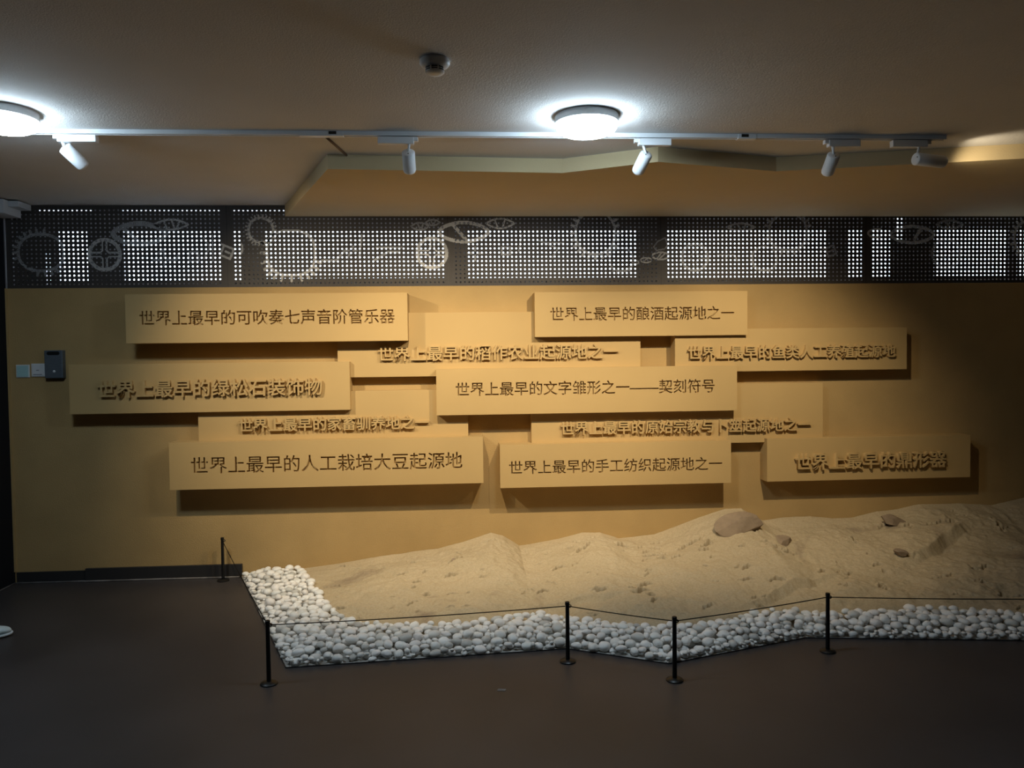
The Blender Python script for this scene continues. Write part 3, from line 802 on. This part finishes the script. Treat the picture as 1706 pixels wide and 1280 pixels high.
def rock(name, loc, sc, rot, seed, parent):
    bm = bmesh.new(); bmesh.ops.create_icosphere(bm, subdivisions=4, radius=1.0)
    rr = random.Random(seed)
    planes = []
    for k in range(14):
        n = Vector((rr.gauss(0, 1), rr.gauss(0, 1), rr.gauss(0, 1))).normalized(); planes.append((n, rr.uniform(0.62, 0.9)))
    for v in bm.verts:
        for n, d in planes:
            s = v.co.dot(n)
            if s > d: v.co -= n * (s - d)
        v.co *= 1 + 0.05 * mnoise.noise(v.co * 4 + Vector((seed, 0, 0)))
        v.co = Vector((v.co.x * sc[0], v.co.y * sc[1], v.co.z * sc[2]))
    R = Matrix.Rotation(rot[2], 3, 'Z') @ Matrix.Rotation(rot[1], 3, 'Y') @ Matrix.Rotation(rot[0], 3, 'X')
    for v in bm.verts: v.co = R @ v.co + Vector(loc)
    return bm_obj(name, bm, M['rock'], parent)
rock('rock', (1.90, -0.265, 0.325), (0.185, 0.10, 0.060), (0.85, -0.12, 0.05), 4, sand)
rock('rock', (1.80, -0.30, 0.235), (0.055, 0.10, 0.05), (0.3, 0.3, 0.5), 6, sand)
rock('rock', (2.17, -0.36, 0.225), (0.085, 0.07, 0.045), (0.2, -0.2, 0.3), 9, sand)
rock('rock', (3.05, -0.20, 0.315), (0.12, 0.07, 0.03), (0.4, 0.1, 0.2), 12, sand)
rock('rock', (2.86, -0.62, 0.20), (0.055, 0.05, 0.025), (0.2, 0.1, 0.6), 15, sand)
rock('rock', (-0.05, -0.33, 0.150), (0.05, 0.04, 0.022), (0.3, 0.2, 0.4), 17, sand)

# ------------------------------------------------------------------ pebble border
OUT = [(-1.555, 0.0), (-0.875, -1.665), (0.526, -1.555), (0.990, -1.795), (1.800, -1.525), (2.903, -1.675), (4.3, -1.82), (6.2, -1.90)]
bed_poly = OUT + [(6.2, -0.7), (2.0, -0.7), (-0.3, -0.7), (-0.85, -0.35), (-1.1, 0.0)]
bm = bmesh.new(); vs = [bm.verts.new((x, y, 0.002)) for x, y in bed_poly]
f_ = bm.faces.new(vs); bmesh.ops.triangulate(bm, faces=[f_])
bed = bm_obj('floor_bed', bm, M['soil']); struct(bed)
bm = bmesh.new()
def offset_strip(bm, pts, w, z0, z1):
    for a, b in zip(pts[:-1], pts[1:]):
        a = Vector((*a, 0)); b = Vector((*b, 0)); d = (b - a).normalized(); n = Vector((d.y, -d.x, 0)) * w
        q = [a, b, b + n + d * w * .3, a + n - d * w * .3]
        lo = [bm.verts.new((p.x, p.y, z0)) for p in q]; hi = [bm.verts.new((p.x, p.y, z1)) for p in q]
        bm.faces.new(lo[::-1]); bm.faces.new(hi)
        for i in range(4): bm.faces.new((lo[i], lo[(i + 1) % 4], hi[(i + 1) % 4], hi[i]))
offset_strip(bm, OUT, 0.004, 0.0, 0.005)
o = bm_obj('trim_4', bm, M['skirting']); struct(o)

def pebble_mesh(seed, sub):
    bm = bmesh.new(); bmesh.ops.create_icosphere(bm, subdivisions=sub, radius=1.0)
    off = Vector((seed * 3.7, seed * 1.3, 0))
    for v in bm.verts:
        n = v.co.normalized()
        v.co = n * (1 + 0.16 * mnoise.noise(n * 0.9 + off) + 0.05 * mnoise.noise(n * 2.2 + off))
    me = bpy.data.meshes.new('pebble'); bm.to_mesh(me); bm.free()
    me.polygons.foreach_set('use_smooth', [True] * len(me.polygons))
    me.materials.append(M['pebble'])
    return me
hi_mesh = [pebble_mesh(i, 3) for i in range(10)]
lo_mesh = [pebble_mesh(i, 2) for i in range(10)]

# drop the pebbles one by one onto a height map of floor, sand and earlier pebbles
G = 0.005
GX0, GY0, GX1, GY1 = -1.65, -2.0, 3.9, 0.0
gx = np.arange(GX0, GX1, G); gy = np.arange(GY0, GY1, G)
HX, HY = np.meshgrid(gx, gy)
HM = np.zeros(HX.shape)
yf_g = np.interp(HX, FX_, FY_)
inside_s = (HY > yf_g) & (HX > -1.19)
HM[inside_s] = sand_height(HX[inside_s][None, :], HY[inside_s][None, :])[0]
OX, OY = np.array(OUT).T
def out_dist(x, y):
    best = 9; 
    for a, b in zip(OUT[:-1], OUT[1:]):
        ax, ay = a; bx, by = b; dx, dy = bx - ax, by - ay
        t = max(0, min(1, ((x - ax) * dx + (y - ay) * dy) / (dx * dx + dy * dy)))
        best = min(best, math.hypot(x - ax - t * dx, y - ay - t * dy))
    return best
def in_bed(x, y):
    if y > -0.02: return False
    # right of the left edge and above the lower edge
    if x < -0.875:
        t = (x + 1.555) / (0.68); yl = -1.665 * t
        if x < -1.555 or y < yl: return False
    else:
        if y < np.interp(x, OX[1:], OY[1:]): return False
    return True
peb = []
prand = random.Random(3)
def try_drop(x, y, a, b, c, th):
    R = max(a, b)
    i0 = int((x - R - GX0) / G); i1 = int((x + R - GX0) / G) + 2; j0 = int((y - R - GY0) / G); j1 = int((y + R - GY0) / G) + 2
    if i0 < 0 or j0 < 0 or i1 > HM.shape[1] or j1 > HM.shape[0]: return None
    X = HX[j0:j1, i0:i1] - x; Y = HY[j0:j1, i0:i1] - y
    u = (X * math.cos(th) + Y * math.sin(th)) / a; v = (-X * math.sin(th) + Y * math.cos(th)) / b
    q = 1 - u * u - v * v
    m = q > 0.02
    if not m.any(): return None
    s = c * np.sqrt(np.where(m, q, 0))
    z = (HM[j0:j1, i0:i1] + s)[m].max()
    return z, (j0, j1, i0, i1, m, s)
attempts = 0
def fill(n_target, zmax_fn, smin, smax, K):
    placed = 0; tries = 0
    while placed < n_target and tries < n_target * 6:
        tries += 1
        a = prand.uniform(smin, smax); b = a * prand.uniform(0.68, 0.92); c = b * prand.uniform(0.62, 0.9)
        best = None
        for k in range(K):
            if prand.random() < 0.22: x = prand.uniform(-1.53, -0.60); y = prand.uniform(-1.66, -0.03)
            else: x = prand.uniform(-0.9, 3.75); y = prand.uniform(-1.9, -1.0)
            if not in_bed(x, y): continue
            fy = np.interp(x, FX_, FY_) if x > -1.19 else 0.0
            if y > fy + 0.025: continue
            if out_dist(x, y) < b * 0.68: continue
            th = prand.uniform(0, math.pi)
            r = try_drop(x, y, a, b, c, th)
            if r is None: continue
            if best is None or r[0] < best[0]: best = (r[0], r[1], x, y, th)
        if best is None: continue
        z, (j0, j1, i0, i1, m, s), x, y, th = best
        if z > zmax_fn(x, y): continue
        sub = HM[j0:j1, i0:i1]; top = z + s
        sub[m] = np.maximum(sub[m], top[m])
        peb.append((x, y, z, a, b, c, th)); placed += 1
def zmax(x, y):
    d = out_dist(x, y)
    return 0.026 + min(d, 0.13) * 0.33
fill(1500, zmax, 0.024, 0.036, 10)
fill(1500, zmax, 0.018, 0.028, 8)
fill(1300, lambda x, y: 0.035 if out_dist(x, y) < 0.05 else -1, 0.011, 0.018, 6)
# individuals: the nearest of those that lie open to view
vis = []
for i, (x, y, z, a, b, c, th) in enumerate(peb):
    i0 = int((x - GX0) / G); j0 = int((y - GY0) / G)
    open_ = HM[j0, i0] <= z + c + 0.003
    if open_ and x < 3.05 - (-1.6 - y) * 0.3:
        dist = math.hypot(x, y - CAM_Y)
        vis.append((-(a * b) ** 0.5 / dist, i))
vis.sort()
chosen = {i for _, i in vis[:300]}
ZONES = [(-0.9, 'smooth whitish pebble in the left arm of the border, running back to the ochre wall', 'pebbles in the left arm of the border'),
         (-0.35, 'smooth whitish pebble at the front left corner of the border, behind the corner post', 'pebbles at the front left corner'),
         (0.505, 'smooth whitish pebble in the border between the left corner and the middle post', 'pebbles left of the middle post'),
         (0.967, 'smooth whitish pebble in the border between the middle post and the nearest post', 'pebbles between middle and nearest post'),
         (1.829, 'smooth whitish pebble in the border between the nearest post and the last post', 'pebbles between nearest and last post'),
         (9.0, 'smooth whitish pebble in the border right of the last post', 'pebbles right of the last post')]
for i in sorted(chosen):
    x, y, z, a, b, c, th = peb[i]
    o = bpy.data.objects.new('pebble', hi_mesh[i % 10]); COL.objects.link(o)
    o.location = (x, y, z); o.scale = (a * 1.02, b * 1.02, c * 1.02); o.rotation_euler = (prand.uniform(-.12, .12), prand.uniform(-.12, .12), th)
    if y > -0.95 and x < -0.5: zn = ZONES[0]
    else: zn = next(q for q in ZONES[1:] if x < q[0])
    tag(o, zn[1], 'pebble', zn[2])
Vs = []; Fs = []; base = 0
lo_data = [(np.array([v.co[:] for v in m.vertices]), np.array([p.vertices[:] for p in m.polygons])) for m in lo_mesh]
for i, (x, y, z, a, b, c, th) in enumerate(peb):
    if i in chosen: continue
    v, f = lo_data[i % 10]
    p = v * np.array([a, b, c]) * 1.02
    q = np.stack([p[:, 0] * math.cos(th) - p[:, 1] * math.sin(th) + x, p[:, 0] * math.sin(th) + p[:, 1] * math.cos(th) + y, p[:, 2] + z], -1)
    Vs.append(q); Fs.append(f + base); base += len(v)
Vs = np.concatenate(Vs); Fs = np.concatenate(Fs)
me = bpy.data.meshes.new('pebbles')
me.vertices.add(len(Vs)); me.vertices.foreach_set('co', Vs.ravel())
me.loops.add(Fs.size); me.loops.foreach_set('vertex_index', Fs.ravel().astype(np.int32))
me.polygons.add(len(Fs)); me.polygons.foreach_set('loop_start', np.arange(0, Fs.size, 3)); me.polygons.foreach_set('loop_total', np.full(len(Fs), 3))
me.update(calc_edges=True)
o = link('pebbles', me, M['pebble'], None, True)
tag(o, 'remaining small whitish pebbles filling the border in front of the sandy mound', 'pebbles', kind='stuff')
print('PEBBLES', len(peb), 'chosen', len(chosen), 'open', len(vis))

# ------------------------------------------------------------------ barrier posts and cord
POSTS = [(-1.651, -0.094, 'black barrier post at the left against the wall, by the end of the skirting'),
         (-0.914, -1.846, 'black barrier post at the front left corner of the pebbles'),
         (0.505, -1.720, 'black barrier post in the middle, third from the left'),
         (0.967, -1.985, 'black barrier post nearest the viewer, at the point of the pebble border'),
         (1.829, -1.717, 'black barrier post furthest right in the picture'),
         (3.45, -1.90, 'black barrier post beyond the right edge of the picture')]
PH = 0.300
post_roots = []
for i, (x, y, lb) in enumerate(POSTS):
    root = empty('barrier_post', (x, y, 0), lb, 'post', 'black barrier posts round the pebble border')
    post_roots.append(root)
    lathe('base', [(0, 0), (0.040, 0), (0.040, 0.005), (0.034, 0.010), (0.016, 0.014), (0, 0.015)], M['black_metal'], root, 32)
    lathe('pole', [(0, 0.014), (0.0105, 0.014), (0.0098, PH - 0.015), (0, PH - 0.015)], M['black_metal'], root, 20)
    lathe('cap', [(0, PH - 0.016), (0.0115, PH - 0.016), (0.0115, PH - 0.002), (0.009, PH), (0, PH)], M['black_metal'], root, 20)
    lathe('eyelet', [(0.004, -0.003), (0.008, -0.003), (0.008, 0.003), (0.004, 0.003), (0.004, -0.003)], M['black_metal'], root, 12, Matrix.Translation((0.0125, 0, PH - 0.022)) @ Matrix.Rotation(math.pi / 2, 4, 'X'))
for i in range(5):
    a = Vector((POSTS[i][0], POSTS[i][1], PH - 0.022)); b = Vector((POSTS[i + 1][0], POSTS[i + 1][1], PH - 0.022))
    d = (b - a).normalized(); a2 = a + d * 0.011; b2 = b - d * 0.011
    pts = []
    for k in range(13):
        t = k / 12; p = a2.lerp(b2, t); p.z -= 0.010 * (b - a).length * 4 * t * (1 - t) * 0.5; pts.append(p)
    bm = bmesh.new(); add_tube(bm, pts, 0.0024, 6)
    for v in bm.verts: v.co -= Vector((POSTS[i][0], POSTS[i][1], 0))
    bm_obj('cord', bm, M['cord'], post_roots[i], True)

# ------------------------------------------------------------------ white shoe at the left edge
sh = empty('sneaker', (-2.625, -1.12, 0), 'pale white sneaker toe on the dark floor at the left edge', 'shoe', rz=math.radians(38))
def shoe_section(profile, m, name):
    """profile: list of (x, halfwidth, z0, z1) along the shoe, toe at +x"""
    bm = bmesh.new(); rings = []
    seg = 16
    for (x, w, z0, z1) in profile:
        ring = []
        for k in range(seg):
            a = 2 * math.pi * k / seg
            cy, sz = math.cos(a), math.sin(a)
            ring.append(bm.verts.new((x, w * math.copysign(abs(cy) ** 0.8, cy), (z0 + z1) / 2 + (z1 - z0) / 2 * math.copysign(abs(sz) ** 0.7, sz))))
        rings.append(ring)
    for A, B in zip(rings, rings[1:]):
        for k in range(seg): bm.faces.new((A[k], A[(k + 1) % seg], B[(k + 1) % seg], B[k]))
    bm.faces.new(rings[0][::-1]); bm.faces.new(rings[-1])
    o = bm_obj(name, bm, m, sh, True)
    md = o.modifiers.new('sub', 'SUBSURF'); md.levels = 1; md.render_levels = 2
    return o
shoe_section([(-0.17, 0.026, 0.024, 0.085), (-0.155, 0.034, 0.02, 0.105), (-0.09, 0.037, 0.02, 0.105), (-0.03, 0.038, 0.02, 0.090), (0.03, 0.044, 0.02, 0.072), (0.08, 0.047, 0.02, 0.058), (0.115, 0.040, 0.02, 0.048), (0.135, 0.022, 0.022, 0.036)], M['shoe'], 'upper')
shoe_section([(-0.180, 0.026, 0.002, 0.030), (-0.160, 0.038, 0.001, 0.032), (-0.08, 0.040, 0.001, 0.030), (0.0, 0.042, 0.001, 0.026), (0.07, 0.050, 0.001, 0.024), (0.12, 0.043, 0.003, 0.024), (0.143, 0.024, 0.008, 0.024)], M['shoe_sole'], 'sole')
for k in range(4):
    bm = bmesh.new(); x = -0.005 + k * 0.020
    add_tube(bm, [(x, -0.022, 0.080 - k * 0.005), (x, 0, 0.088 - k * 0.007), (x, 0.022, 0.080 - k * 0.005)], 0.003, 6)
    bm_obj('lace', bm, M['shoe'], sh, True)

# small scrap on the floor
bm = bmesh.new(); add_prism(bm, [(0.16 - 0.02, -2.02), (0.16 + 0.016, -2.026), (0.16 + 0.024, -2.008), (0.16 - 0.012, -1.998)], 0.0, 0.0012)
o = bm_obj('paper_scrap', bm, M['sealant']); tag(o, 'tiny pale scrap lying on the dark floor before the pebbles', 'scrap')
